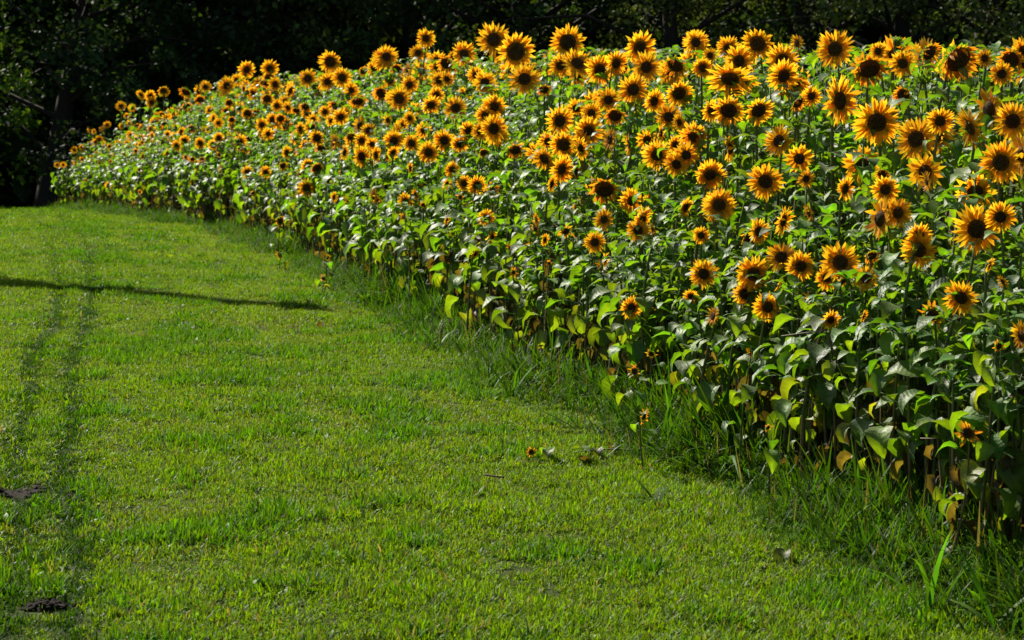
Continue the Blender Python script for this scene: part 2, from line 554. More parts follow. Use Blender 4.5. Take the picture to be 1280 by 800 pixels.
def plan_plant(base, head, D, kind, r, leaf_scale=1.0, headless=False, nleaf=None, bare=0.0):
    """lays a sunflower out in world space: stem path, leaf places, head place"""
    base = Vector(base)
    pl = {'base': base, 'D': D, 'kind': kind}
    if headless:
        top = Vector(head)
        path_end = [top]
        pl['head'] = None
    else:
        hp = Vector(head)
        n = facing(hp, kind, r)
        pl['head'] = (hp, n, r.randrange(100), r.uniform(0, 6.28))
        back = hp - n * D * .11
        path_end = [back - n * D * .12 + Vector((0, 0, -.05 * D if n.z > -.3 else .12 * D)), back]
        top = path_end[0]
    h = top.z - base.z
    sway = Vector((r.gauss(0, .03), r.gauss(0, .03), 0)) * min(h, 1.5)
    P = [base + Vector((0, 0, -.05))]
    for s in (.2, .4, .6, .8, .93):
        b = base.lerp(Vector((top.x, top.y, base.z)), s ** 1.5)
        P.append(Vector((b.x, b.y, base.z + h * s)) + sway * math.sin(math.pi * s))
    P += path_end
    pl['path'] = P
    rad = r.uniform(.009, .013) * (.75 + .25 * min(h, 2) / 1.5)
    if h < .8:
        rad *= .55
    pl['radii'] = [rad * 1.25, rad * 1.15, rad, rad * .9, rad * .8, rad * .7] + [rad * .65] * len(path_end)
    N = nleaf if nleaf is not None else int(5 + h * 10.5)
    az = r.uniform(0, 6.28)
    L = []
    if base.y < 18:                             # near stalks carry more and smaller leaves
        N = int(N * 1.25)
        leaf_scale *= .84
    for i in range(N):
        s = .12 + .85 * (max(i + r.uniform(-.3, .3), 0) / max(N - 1, 1)) ** .85
        s = min(max(s, .08), .975) if headless else min(max(s, .08), .95)
        az += 2.4 + r.uniform(-.4, .4)
        kindl = 'green'
        q = r.random()
        if s < .38:
            kindl = 'dry' if q < .55 else ('yellow' if q < .74 else 'green')
            if r.random() < bare:
                continue
        elif s < .55 and base.y < 20 and r.random() < bare * .6:
            continue
        elif s < .52:
            kindl = 'yellow' if q < .28 else ('dry' if q < .36 else 'green')
        elif q < .03:
            kindl = 'yellow'
        if kindl == 'green' and r.random() < (.85 if s < .55 else .30):
            kindl = 'hang'
        z = h * s
        k = min(range(len(P)), key=lambda j: abs(P[j].z - (base.z + z)))
        a, b = (P[k - 1], P[k]) if P[k].z > base.z + z and k > 0 else (P[k], P[min(k + 1, len(P) - 1)])
        f = 0 if abs(b.z - a.z) < 1e-4 else min(max((base.z + z - a.z) / (b.z - a.z), 0), 1)
        pos = a.lerp(b, f)
        size = (.60 + .40 * math.sin(math.pi * min(1, .15 + .8 * s))) * (1.0 if s < .88 else .66) * r.uniform(.12, .26) * leaf_scale
        if s < .45:
            size *= .42 + 1.15 * s
        if kindl in ('yellow', 'dry'):
            size *= .8
        tilt = r.gauss(-.05 if s > .5 else .22, .28)
        M = Matrix.Translation(pos) @ Matrix.Rotation(az, 4, 'Z') @ Matrix.Rotation(tilt, 4, 'Y') @ Matrix.Rotation(r.gauss(0, .2), 4, 'X') @ Matrix.Scale(size, 4)
        L.append((kindl, r.randrange(1000), M))
    if headless:                                # young leaves crowded round the growing tip
        for i in range(6):
            M = Matrix.Translation(P[-1]) @ Matrix.Rotation(i * 1.1 + r.uniform(-.3, .3), 4, 'Z') @ Matrix.Rotation(r.uniform(-.9, .1), 4, 'Y') @ Matrix.Scale(r.uniform(.06, .13), 4)
            L.append(('green', r.randrange(1000), M))
    pl['leaves'] = L
    pl['stem_cols'] = ((.085, .062, .028), (.11, .17, .035)) if r.random() < .6 else ((.13, .095, .04), (.12, .14, .035))
    return pl


def stem_piece(pl, sides=5):
    return tube(pl['path'], pl['radii'], sides, *pl['stem_cols'])


def build_plant(pl, label, group, own_leaves, cat='sunflower', name='sunflower'):
    root = bpy.data.objects.new(name, None)
    COL.objects.link(root)
    root.empty_display_size = .1
    root.location = pl['base']
    tag(root, label, cat, group)
    I = Matrix.Translation(-pl['base'])
    V, F, C = moved(stem_piece(pl), I)
    obj('stem', mesh_from('stem', [(V, F, C, 0)], [M_STEM]), root)
    if own_leaves:
        for k, v, M in pl['leaves']:
            obj('leaf', LEAF_ME[k][v % len(LEAF_ME[k])], root, I @ M)
    elif pl['leaves']:
        ps = [moved(LEAVES_LO[k][v % len(LEAVES_LO[k])], I @ M) + (0,) for k, v, M in pl['leaves']]
        o = obj('foliage', mesh_from('foliage', ps, [M_LEAF]), root)
        o['kind'] = 'stuff'
    if pl['head']:
        hp, n, v, spin = pl['head']
        k = pl['kind']
        d, p, c = HEAD_ME[k][v % len(HEAD_ME[k])]
        h = obj('flower_head', d, root, I @ face_matrix(hp, n, pl['D'], spin))
        if p:
            obj('petal_ring', p, h)
        obj('calyx', c, h)
    return root


# ------------------------------------------------------------------ the sunflowers one can pick out
# each entry: x, y and width of a flower measured in an enlarged view of the photograph, and its state:
# o open, n tipped forward, d nodding, s turned sideways, g ragged, b bud
T = {}
T[(860,40)]="""30,40,95,o 155,62,100,o 265,45,130,n 195,110,120,o 160,180,185,o 55,135,80,o 360,108,130,o 365,168,130,o 415,42,70,s 560,65,145,o 690,140,150,d 725,74,70,o 818,120,105,o 920,80,105,d 1030,105,180,d 1130,100,75,o 1195,160,95,o 1230,105,110,d 580,262,185,o 720,345,185,o 868,408,165,o 1075,365,165,o 1237,340,150,o 1192,498,165,o 900,180,85,b 795,42,52,b 155,300,130,n 270,300,120,n 470,245,80,o 345,415,120,o 410,350,52,b 280,465,46,b 370,290,42,b 190,490,48,b 85,545,120,o 118,660,130,o 295,570,140,o 50,775,70,o 600,598,95,s 450,560,70,o 752,600,110,o 800,690,120,o 910,570,80,s 270,760,100,o 365,720,115,s 460,690,70,s 1100,750,185,o 1190,705,120,o 880,775,100,o 690,660,46,b 820,240,90,d 420,270,80,d 960,340,110,o 90,300,90,o 20,400,80,d 740,540,60,d 1276,70,90,o"""
T[(860,300)]="""60,130,115,o 250,130,140,o 355,65,120,o 430,100,115,o 215,205,100,o 303,255,115,o 580,85,160,o 530,145,95,o 678,145,105,o 880,38,145,o 465,230,95,g 545,305,78,o 590,158,60,g 95,290,75,s 930,285,150,g 1040,220,140,o 1270,365,120,o 1185,405,72,g 1250,50,90,b 1200,160,62,s 1150,95,62,s 1065,735,120,g 235,430,46,s 305,715,46,g 10,215,62,o 700,60,72,d 670,290,50,s 345,175,62,o"""
T[(480,20)]="""160,85,75,o 130,140,70,o 10,155,90,o 305,145,100,o 418,90,130,o 503,135,145,n 535,240,130,o 90,205,55,o 97,262,70,o 58,315,95,o 210,245,70,o 240,240,62,o 180,340,80,o 200,300,62,o 273,350,95,o 420,345,100,o 385,380,80,o 418,430,110,o 98,390,50,o 322,437,75,o 365,440,70,o 230,475,90,o 290,488,75,o 38,475,85,o 105,485,70,o 170,520,90,o 35,520,52,o 700,100,130,n 738,180,125,o 822,205,120,o 672,190,90,o 975,120,130,o 1000,195,120,o 885,180,100,o 1190,100,100,o 1215,200,80,o 1110,190,110,d 1242,150,62,o 855,320,95,o 950,280,120,o 1030,325,95,o 1125,295,110,n 880,380,90,d 670,400,115,o 790,370,80,o 778,440,120,o 685,490,110,n 610,545,115,o 678,585,110,o 750,505,90,s 1085,385,110,o 1125,405,70,o 1055,450,80,s 1040,530,120,o 1115,565,100,o 1110,490,70,o 1180,460,120,n 930,490,90,o 860,470,90,s 1240,605,115,o 1265,720,110,o 840,660,130,d 838,775,85,o 985,775,110,s 1150,730,80,s 260,585,65,o 305,638,65,o 355,645,80,o 240,640,50,s 290,690,42,g 82,705,65,o 120,680,50,s 150,720,42,g 390,770,70,o 75,770,50,s 240,775,46,s 580,775,50,s 380,520,50,d 500,510,75,d 20,240,60,b 610,280,62,d 100,580,50,s 350,225,70,o 640,640,62,s"""
T[(60,20)]="""757,205,72,o 845,200,70,o 680,265,72,o 600,270,50,o 830,255,62,d 865,260,62,o 990,238,75,o 1075,175,90,n 1120,235,80,o 1065,250,70,o 1270,165,80,o 440,285,50,d 525,290,62,d 390,305,46,o 355,300,42,o 395,330,46,o 278,343,42,o 835,315,56,d 872,342,50,o 690,330,42,d 760,370,52,d 700,395,36,d 630,390,42,s 855,395,55,o 815,415,55,o 1055,365,50,o 1115,385,65,o 1180,325,75,d 980,345,50,d 810,450,46,o 1005,425,62,o 960,430,52,o 1025,465,65,n 1155,460,55,d 1220,435,65,o 1195,475,62,o 1090,480,70,s 730,480,62,o 650,465,46,o 580,485,50,o 630,490,46,n 520,475,46,o 490,495,46,o 507,440,42,o 405,405,38,o 390,430,34,o 415,380,32,o 350,465,36,o 385,465,36,o 455,450,32,o 225,415,32,o 205,430,28,o 195,470,35,o 160,490,30,o 180,480,28,o 200,497,26,o 240,495,30,o 262,485,28,o 310,410,30,o 280,420,26,o 320,350,35,o 300,380,26,o 340,490,30,o 280,460,26,d 435,480,30,d 355,430,30,d 100,510,30,o 130,500,28,o 35,567,26,o 58,567,26,o 105,555,25,o 155,435,22,o 175,440,22,o 455,520,30,o 1195,535,80,o 1130,520,60,s 1250,530,70,s 910,520,55,s 990,570,60,o 960,605,50,s 985,655,75,o 1090,690,42,s 1240,685,65,s 760,595,50,o 830,595,50,o 550,640,46,o 780,675,36,g 885,775,46,g 230,645,30,o 350,585,30,d 350,670,26,g 145,625,22,g 895,570,42,d 585,545,32,d 550,545,32,d 1025,580,60,d 1070,630,42,d 565,595,30,s"""
T[(440,280)]="""700,20,60,s 735,60,50,s 605,95,55,s 470,115,46,s 615,185,46,g 925,70,85,o 965,140,66,s 1065,320,90,o 1140,495,56,g 1075,560,66,g 1113,735,76,g 750,150,36,g 1090,25,95,o 1145,20,60,s"""
T[(0,260)]="""1068,52,50,g 1065,180,50,g 1232,268,42,g 1248,190,40,g"""


def height_at(u):
    return np.interp(u, [-.3, 0, .3, .6, 1.2, 2.0, 3.0], [.35, .6, 1.1, 1.5, 1.85, 1.95, 1.95])


def width_at(u):
    return np.interp(u, [-.3, .1, .6, 1.1, 2.0], [.12, .16, .22, .27, .31])


US = np.arange(-.45, 2.6, .05)
YS = np.arange(6, 60, .02)


def solve(px, py, dia, kind):
    """where in the field the flower seen at (px, py) stands, from its width and what height its row grows to"""
    d = ray(px, py)
    X = d[0] * YS
    z = CAM_Z + d[2] * YS
    u = X - edge(YS)
    best = None
    for uu in US:
        s = np.nonzero(np.diff(np.sign(u - uu)))[0]
        if not len(s):
            continue
        i = s[0]
        depth = np.array([X[i], YS[i], z[i] - CAM_Z]) @ FWD
        D = dia * depth / FPX
        h = z[i] - ground_z(X[i], YS[i])
        if h < .1:
            continue
        ht = height_at(uu) * (1 - .35 * float(sstep((YS[i] - 40) / 14)))
        if kind == 'b':
            D *= 1.5
        c = 6 * math.log(h / ht) ** 2 + 1.0 * math.log(D / (width_at(uu) * (.7 if kind == 'b' else 1))) ** 2 + (.15 if uu > 2 else 0)
        if best is None or c < best[0]:
            best = (c, uu, X[i], YS[i], z[i], D, h)
    return best


HERO = []
for (ox, oy), s in T.items():
    for e in s.split():
        a, b, dd, t = e.split(',')
        px, py, dia = ox + float(a) / 3.048, oy + float(b) / 3.048, float(dd) / 3.048
        q = solve(px, py, dia, t)
        if q is None:
            continue
        HERO.append(dict(px=px, py=py, dia=dia, kind=t, u=q[1], pos=(q[2], q[3], q[4]), D=min(q[5], .46), h=q[6], cost=q[0]))

for hh in HERO:
    x, y, z = hh['pos']
    r = random.Random(int(hh['px'] * 31 + hh['py'] * 977))
    base = Vector((x + r.gauss(0, .05) * hh['h'], y + .06 + r.gauss(0, .05) * hh['h'], 0))
    base.z = float(ground_z(base.x, base.y))
    small = hh['h'] < .75
    hh['plan'] = plan_plant(base, (x, y, z), hh['D'], hh['kind'], r, leaf_scale=.8 if small else 1.05,
                            nleaf=int(3 + hh['h'] * 6) if small else None, bare=.3)

# ------------------------------------------------------------------ the rest of the stand, row by row
HP = np.array([(h['px'], h['py'], h['dia'], project(h['pos'])[2]) for h in HERO])
FILL = []
for row, u in enumerate((.33, .50, .72, .98, 1.28, 1.62, 2.02, 2.45, 2.95, 3.5, 4.1)):
    y = 5.6
    while y < 55 + .3 * u:
        y += (.27 if u < 1.3 else .36) * rnd.uniform(.75, 1.25) * (1 if y < 30 else 1.25)
        if y > 53 - .5 * (u < 1):
            pass
        x = float(edge(y)) + u + rnd.gauss(0, .09)
        g = float(ground_z(x, y))
        h = float(height_at(u)) * rnd.uniform(.74, .97) * (1 - .12 * float(sstep((y - 44) / 10))) * (1 + (.20 if u < .6 else 0) * float(sstep((y - 25) / 15)))
        px, py, dep = project((x, y, g + h))
        if px < -200 or px > 1700:
            continue
        near = (np.abs(HP[:, 0] - px) < HP[:, 2] * .5 + 55.0 * 6 / dep) & (HP[:, 3] > dep - .15)
        if near.any():
            lim = (HP[near, 1] + HP[near, 2] * .42).max() if u < .6 else (HP[near, 1] + HP[near, 2] * .42).min()
            lim = np.sort(HP[near, 1] + HP[near, 2] * .42)[len(HP[near]) // 2 if u > .6 else (len(HP[near]) * 2) // 3]
            if py < lim:
                h -= (lim - py) * dep / FPX
        sky_y = float(np.interp(px, [40, 62, 76, 90, 110, 150, 200, 250, 300, 420, 530, 620, 1280, 1700], [250, 240, 205, 182, 160, 133, 112, 102, 96, 84, 70, 64, 64, 64])) + rnd.uniform(2, 22)
        if project((x, y, g + h))[1] < sky_y:       # nothing but the tallest flowers stands above the general height
            h -= (sky_y - project((x, y, g + h))[1]) * dep / FPX
        if h < .45:
            h = rnd.uniform(.4, .6)
        hk = None
        q = rnd.random()
        if y > 26 and u > .6 and q < .36:
            hk = 'o' if q < .16 else ('d' if q < .24 else ('s' if q < .31 else 'b'))
        elif u > .6 and q < .24:
            hk = 'o' if q < .09 else ('d' if q < .13 else ('s' if q < .16 else 'b'))
        if u < .6 and q < .16 and 14 < y:
            hk = 'g' if q < .09 else 's'
        D = float(width_at(u)) * rnd.uniform(.7, 1.0)
        top = Vector((x + rnd.gauss(0, .04), y + rnd.gauss(0, .04), g + h))
        base = Vector((x, y, g))
        if hk and not (60 < px < 1290):
            pass
        pl = plan_plant(base, top, D, hk or 'o', rnd, headless=hk is None, bare=.62 if u < .6 else .7)
        FILL.append(dict(u=u, px=px, py=py, dep=dep, plan=pl, h=h))

# individuals: every picked-out flower that shows at a fair size, and the nearest plants of the front rows
indiv = [h for h in HERO if h['dia'] >= 12.0]
rest_heroes = [h for h in HERO if h['dia'] < 12.0]
front = sorted((f for f in FILL if f['u'] < .52 and 0 < f['px'] < 1285), key=lambda f: f['dep'])
n_front = max(0, 300 - len(indiv))
front_ind, front_ids = front[:n_front], set(id(f) for f in front[:n_front])
print('HEROES', len(HERO), 'individual', len(indiv), '+', len(front_ind), 'fill', len(FILL))

ONES = ['zero', 'first', 'second', 'third', 'fourth', 'fifth', 'sixth', 'seventh', 'eighth', 'ninth', 'tenth', 'eleventh', 'twelfth', 'thirteenth', 'fourteenth',
        'fifteenth', 'sixteenth', 'seventeenth', 'eighteenth', 'nineteenth']
TENS = {2: ('twenty', 'twentieth'), 3: ('thirty', 'thirtieth'), 4: ('forty', 'fortieth'), 5: ('fifty', 'fiftieth'), 6: ('sixty', 'sixtieth'), 7: ('seventy', 'seventieth'), 8: ('eighty', 'eightieth'), 9: ('ninety', 'ninetieth')}


def ordinal(n):
    if n < 20:
        return ONES[n]
    t, o = TENS[n // 10]
    return o if n % 10 == 0 else t + '-' + ONES[n % 10]


LOOK = {'o': 'open golden head', 'n': 'golden head tipped forward', 'd': 'dark nodding head', 's': 'golden head turned sideways', 'g': 'ragged orange head', 'b': 'green bud'}


def band(h):
    px, py = h['px'], h['py']
    sky_y = np.interp(px, [70, 150, 300, 420, 530, 620, 1280], [200, 150, 100, 85, 75, 60, 62])
    base_y = np.interp(px, [70, 200, 280, 400, 540, 700, 860, 1000, 1280], [257, 276, 290, 345, 412, 485, 565, 648, 790])
    if py < sky_y + 25:
        return 'against the dark trees'
    q = (py - sky_y) / (base_y - sky_y)
    return 'high in the field' if q < .24 else ('halfway up the field' if q < .5 else 'low near the lawn')


sets = {}
for h in indiv:
    sets.setdefault((h['kind'], band(h)), []).append(h)
for (k, b), hs in sets.items():
    hs.sort(key=lambda h: -h['px'])
    n = len(hs)
    for i, h in enumerate(hs):
        if n == 1:
            h['label'] = 'sunflower with the only %s %s' % (LOOK[k], b)
        elif i >= n - n // 2 and n < 99:
            h['label'] = 'sunflower with %s %s, %s such from the left' % (LOOK[k], b, ordinal(n - i))
        else:
            h['label'] = 'sunflower with %s %s, %s such from the right' % (LOOK[k], b, ordinal(i + 1))
GROUP = 'sunflowers growing in the field beside the lawn'
for h in sorted(indiv, key=lambda h: h['pos'][1]):
    build_plant(h['plan'], h['label'], GROUP, h['pos'][1] < 26)
front_ind.sort(key=lambda f: -f['px'])
for i, f in enumerate(front_ind):
    build_plant(f['plan'], 'leafy sunflower stalk without open flower at the lawn edge, %s from the right' % ordinal(i + 1), GROUP, True)


def stuff_pieces(pl):
    V, F, C = stem_piece(pl, 3)
    out = [(V, F, C, 2)]
    for k, v, M in pl['leaves']:
        out.append(moved(LEAVES_LO[k][v % len(LEAVES_LO[k])], M) + (0,))
    if pl['head']:
        hp, n, v, spin = pl['head']
        d, p, c = HEADS_LO[pl['kind']][v % 3]
        M = face_matrix(hp, n, pl['D'], spin)
        out.append(moved(d, M) + (3,)); out.append(moved(c, M) + (0,))
        if p:
            out.append(moved(p, M) + (1,))
    return out


ps = []
r = random.Random(44)
for i in range(520):                            # dead stalks and withered side shoots standing among the living ones
    y = 6 + 34 * r.random() ** 1.5
    u = r.uniform(.22, 1.0)
    x = float(edge(y)) + u
    g = float(ground_z(x, y))
    h = r.uniform(.3, .95)
    dx, dy = r.gauss(0, .13) * h, r.gauss(0, .13) * h
    c = np.array((.12, .082, .038)) * r.uniform(.45, 1.1)
    path = [(x, y, g - .03), (x + dx * .3, y + dy * .3, g + h * .5), (x + dx, y + dy, g + h), (x + dx * 1.5 + r.gauss(0, .06), y + dy * 1.5 + r.gauss(0, .06), g + h * r.uniform(.86, 1.02))]
    ps.append(tube(path, [.007, .006, .004, .003], 4, c) + (2,))
    for k in range(r.randint(2, 5)):
        t = r.uniform(.35, 1)
        M = Matrix.Translation((x + dx * t, y + dy * t, g + h * t)) @ Matrix.Rotation(r.uniform(0, 6.28), 4, 'Z') @ Matrix.Rotation(r.uniform(.1, .9), 4, 'Y') @ Matrix.Scale(r.uniform(.05, .12), 4)
        kk = 'dry' if r.random() < .7 else 'yellow'
        ps.append(moved(LEAVES_LO[kk][r.randrange(3)], M) + (0,))
for f in FILL:
    if id(f) not in front_ids:
        ps += stuff_pieces(f['plan'])
for h in rest_heroes:
    ps += stuff_pieces(h['plan'])
o = obj('sunflower_field', mesh_from('sunflower_field', ps, [M_LEAF, M_PETAL, M_STEM, M_DISC]))
tag(o, 'dense mass of sunflower stalks, leaves and small far heads filling the field', 'sunflower field', kind='stuff')
print('field tris', sum(len(p.vertices) - 2 for p in o.data.polygons))

# ------------------------------------------------------------------ grass
def blade(r, L, w, az, lean, bend, c0, c1, x, y, seg=3):
    V, C, F = [], [], []
    px, pz, a = 0.0, 0.0, lean
    ca, sa = math.cos(az), math.sin(az)
    tw = r.uniform(-.6, .6)
    for i in range(seg + 1):
        t = i / seg
        if i:
            a += bend / seg
            px += L / seg * math.sin(a); pz += L / seg * math.cos(a)
        ww = w * (1 - t ** 1.7) * .5 * (.75 + .5 * min(1, 3 * t))
        bx, by = -sa * ww, ca * ww
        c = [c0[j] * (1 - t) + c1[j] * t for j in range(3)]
        if i < seg:
            V += [(x + px * ca - bx, y + px * sa - by, pz), (x + px * ca + bx, y + px * sa + by, pz + ww * tw)]
            C += [c, c]
        else:
            V.append((x + px * ca, y + px * sa, pz)); C.append(c)
    for i in range(seg - 1):
        F.append((2 * i, 2 * i + 1, 2 * i + 3, 2 * i + 2))
    F.append((2 * seg - 2, 2 * seg - 1, 2 * seg))
    return np.array(V), F, np.array(C)


def tuft(seed, n, L, w, rad, c0, c1, lean, bend, dead=0.0, seg=2, herb=0.0):
    r = random.Random(seed)
    out = []
    for i in range(n):
        a, q = r.uniform(0, 6.28), rad * math.sqrt(r.random())
        k0, k1 = np.array(c0) * r.uniform(.75, 1.2), np.array(c1) * r.uniform(.75, 1.25)
        if r.random() < dead:
            k0 = k1 = np.array((.17, .145, .07)) * r.uniform(.5, 1.2)
        if r.random() < herb:
            out.append(blade(r, L * r.uniform(.5, .9), w * 3.2, r.uniform(0, 6.28), r.uniform(.3, 1.2), r.uniform(.4, 1.0), k0, k1, q * math.cos(a), q * math.sin(a), 3))
        else:
            out.append(blade(r, L * r.uniform(.45, 1.2), w * r.uniform(.7, 1.3), r.uniform(0, 6.28), abs(r.gauss(0, lean)), r.uniform(0, bend), k0, k1, q * math.cos(a), q * math.sin(a), seg))
    return joined(out)


def scatter(name, protos, P, pick, rot, scl, mat, label, cat):
    """points carrying copies of a few tufts: one mass of grass"""
    coll = bpy.data.collections.new(name + '_tufts')
    for i, p in enumerate(protos):
        coll.objects.link(bpy.data.objects.new('tuft_%03d' % i, mesh_from('tuft', [p + (0,)], [mat])))
    me = bpy.data.meshes.new(name)
    me.vertices.add(len(P)); me.vertices.foreach_set('co', P.astype(np.float32).ravel())
    for an, ty, key, v in (('pick', 'INT', 'value', pick.astype(np.int32)), ('rot', 'FLOAT_VECTOR', 'vector', rot.astype(np.float32).ravel()), ('scl', 'FLOAT', 'value', scl.astype(np.float32))):
        me.attributes.new(an, ty, 'POINT').data.foreach_set(key, v)
    me.materials.append(mat)
    o = obj(name, me)
    ng = bpy.data.node_groups.new(name, 'GeometryNodeTree')
    ng.interface.new_socket('Geometry', in_out='INPUT', socket_type='NodeSocketGeometry')
    ng.interface.new_socket('Geometry', in_out='OUTPUT', socket_type='NodeSocketGeometry')
    n, l = ng.nodes, ng.links
    gi, go = n.new('NodeGroupInput'), n.new('NodeGroupOutput')
    ip = n.new('GeometryNodeInstanceOnPoints')
    ci = n.new('GeometryNodeCollectionInfo')
    ci.inputs['Collection'].default_value = coll
    ci.inputs['Separate Children'].default_value = True
    ci.inputs['Reset Children'].default_value = True

    def attr(nm, ty):
        a = n.new('GeometryNodeInputNamedAttribute'); a.data_type = ty
        a.inputs['Name'].default_value = nm
        return a.outputs['Attribute']
    er = n.new('FunctionNodeEulerToRotation')
    l.new(attr('rot', 'FLOAT_VECTOR'), er.inputs[0])
    l.new(gi.outputs[0], ip.inputs['Points'])
    l.new(ci.outputs[0], ip.inputs['Instance'])
    ip.inputs['Pick Instance'].default_value = True
    l.new(attr('pick', 'INT'), ip.inputs['Instance Index'])
    l.new(er.outputs[0], ip.inputs['Rotation'])
    l.new(attr('scl', 'FLOAT'), ip.inputs['Scale'])
    l.new(ip.outputs[0], go.inputs[0])
    md = o.modifiers.new('scatter', 'NODES')
    md.node_group = ng
    tag(o, label, cat, kind='stuff')
    return o


def vnoise(X, Y, s, seed):
    """smooth value noise"""
    g = np.random.default_rng(seed).random((64, 64))
    x, y = X * s + 1000, Y * s + 1000
    i, j = np.floor(x).astype(int), np.floor(y).astype(int)
    f, h = x - i, y - j
    f, h = f * f * (3 - 2 * f), h * h * (3 - 2 * h)
    G = lambda a, b: g[a % 64, b % 64]
    return (G(i, j) * (1 - f) + G(i + 1, j) * f) * (1 - h) + (G(i, j + 1) * (1 - f) + G(i + 1, j + 1) * f) * h


BARE = [((18, 622), .24, .17), ((90, 622), .07, .12), ((58, 757), .15, .11), ((160, 465), .10, .06), ((650, 715), .10, .04), ((40, 520), .12, .05), ((120, 300), .30, .18)]


def lawn_point(px, py):
    d = ray(px, py)
    k = np.argmax(CAM_Z + d[2] * YS <= ground_z(d[0] * YS, YS))
    return d[0] * YS[k], YS[k]


BARE = [(lawn_point(*p), a, b) for p, a, b in BARE]

LG0, LG1 = (.072, .145, .004), (.186, .330, .004)
LAWN = [tuft(10 + i, 30, .046, .0062, .065, LG0, LG1, .55, .9, .06, 2, .14) for i in range(5)]          # common
LAWN += [tuft(20 + i, 26, .036, .0050, .065, (.105, .155, .008), (.235, .325, .010), .7, .9, .20, 2, .08) for i in range(3)]   # yellower, thatchy
LAWN += [tuft(30 + i, 24, .060, .0065, .060, (.036, .104, .003), (.105, .250, .004), .5, .8, .03, 2, .22) for i in range(3)]  # lush and dark
LAWN += [tuft(40 + i, 40, .042, .0065, .080, (.014, .044, .002), (.046, .115, .004), .8, .8, .02, 2, .05) for i in range(2)]  # pressed flat in the wheel tracks


def lawn_points():
    P, K, S = [], [], []
    for y0, y1, x0, dens in ((6.0, 13, -3, 560), (13, 20, -4, 440), (20, 30, -5, 280), (30, 42, -6, 190), (42, 64, -9, 110), (64, 78, -14, 60)):
        x1 = 5.0 if y1 < 60 else 9.0
        n = int((y1 - y0) * (x1 - x0) * dens)
        X, Y = nr.uniform(x0, x1, n), nr.uniform(y0, y1, n)
        k = (X < edge(Y) + .2) | (Y > 57)
        for (bx, by), a, b in BARE:
            k &= (((X - bx) / a) ** 2 + ((Y - by) / (b * 2)) ** 2) > nr.uniform(.05, 1.1, n)
        X, Y = X[k], Y[k]
        n = len(X)
        a, b, c = vnoise(X, Y, 1.1, 1), vnoise(X, Y, .35, 2), vnoise(X, Y, 3.3, 3)
        q = nr.random(n)
        pick = nr.integers(0, 5, n)
        pick = np.where(q < .5 * sstep((b * .5 + a * .5 - .42) / .3), 5 + nr.integers(0, 3, n), pick)
        pick = np.where(nr.random(n) < .9 * sstep((c * .6 + a * .4 - .52) / .2), 8 + nr.integers(0, 3, n), pick)
        pick = np.where(nr.random(n) < .95 * track_mask(X, Y), 11 + nr.integers(0, 2, n), pick)
        P.append(np.stack([X, Y, ground_z(X, Y) - .004], 1)); K.append(pick)
        S.append(nr.uniform(.75, 1.25, n) * (.65 + .8 * c) * (1 + .25 * sstep((Y - 20) / 25)))
    P, K, S = np.concatenate(P), np.concatenate(K), np.concatenate(S)
    rot = np.stack([nr.normal(0, .10, len(P)), nr.normal(0, .10, len(P)), nr.uniform(0, 6.28, len(P))], 1)
    return P, K, rot, S


P, K, RO, S = lawn_points()
scatter('lawn_grass', LAWN, P, K, RO, S, M_GRASS, 'short mown yellow-green grass covering the lawn', 'grass')
print('lawn tufts', len(P))

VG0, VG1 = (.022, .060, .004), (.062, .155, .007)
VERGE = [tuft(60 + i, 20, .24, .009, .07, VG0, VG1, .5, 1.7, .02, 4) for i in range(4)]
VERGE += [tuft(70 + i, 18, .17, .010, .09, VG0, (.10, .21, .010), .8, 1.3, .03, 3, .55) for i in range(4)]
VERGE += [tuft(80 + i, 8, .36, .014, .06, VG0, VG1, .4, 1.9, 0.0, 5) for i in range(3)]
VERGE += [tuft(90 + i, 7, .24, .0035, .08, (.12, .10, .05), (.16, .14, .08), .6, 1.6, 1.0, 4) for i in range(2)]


def verge_points():
    n = 24000
    Y = 6 + 50 * nr.random(n) ** 1.25
    v = nr.normal(.12, .26, n)
    far = sstep((Y - 18) / 14)
    v = np.where(nr.random(n) < .35 * far, v - .35 * nr.random(n), v)
    X = edge(Y) + v + .22 * (vnoise(Y, Y * 0, .8, 9) - .5) * 2
    pn = vnoise(X, Y, .9, 21)
    k = (v > -1.0) & (v < .9) & (nr.random(n) < .35 + 1.1 * pn)
    X, Y, v = X[k], Y[k], v[k]
    n = len(X)
    q = nr.random(n)
    pick = np.where(q < .36, nr.integers(0, 4, n), np.where(q < .86, 4 + nr.integers(0, 4, n), np.where(q < .95, 8 + nr.integers(0, 3, n), 11 + nr.integers(0, 2, n))))
    s = np.where(nr.random(n) < .12, 1.45, 1.0) * nr.uniform(.5, 1.25, n) * np.interp(v, [-.7, -.35, .1, .9], [.30, .65, 1.35, 1.3]) * (1 - .40 * far[k]) * (.55 + .75 * pn[k]) * np.interp(Y, [8, 17], [.66, 1.0])
    P = np.stack([X, Y, ground_z(X, Y) - .01], 1)
    rot = np.stack([nr.normal(0, .12, n), nr.normal(0, .12, n), nr.uniform(0, 6.28, n)], 1)
    return P, pick, rot, s


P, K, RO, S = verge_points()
scatter('verge_grass', VERGE, P, K, RO, S, M_GRASS, 'tall unmown grass and weeds along the foot of the sunflowers', 'tall grass')

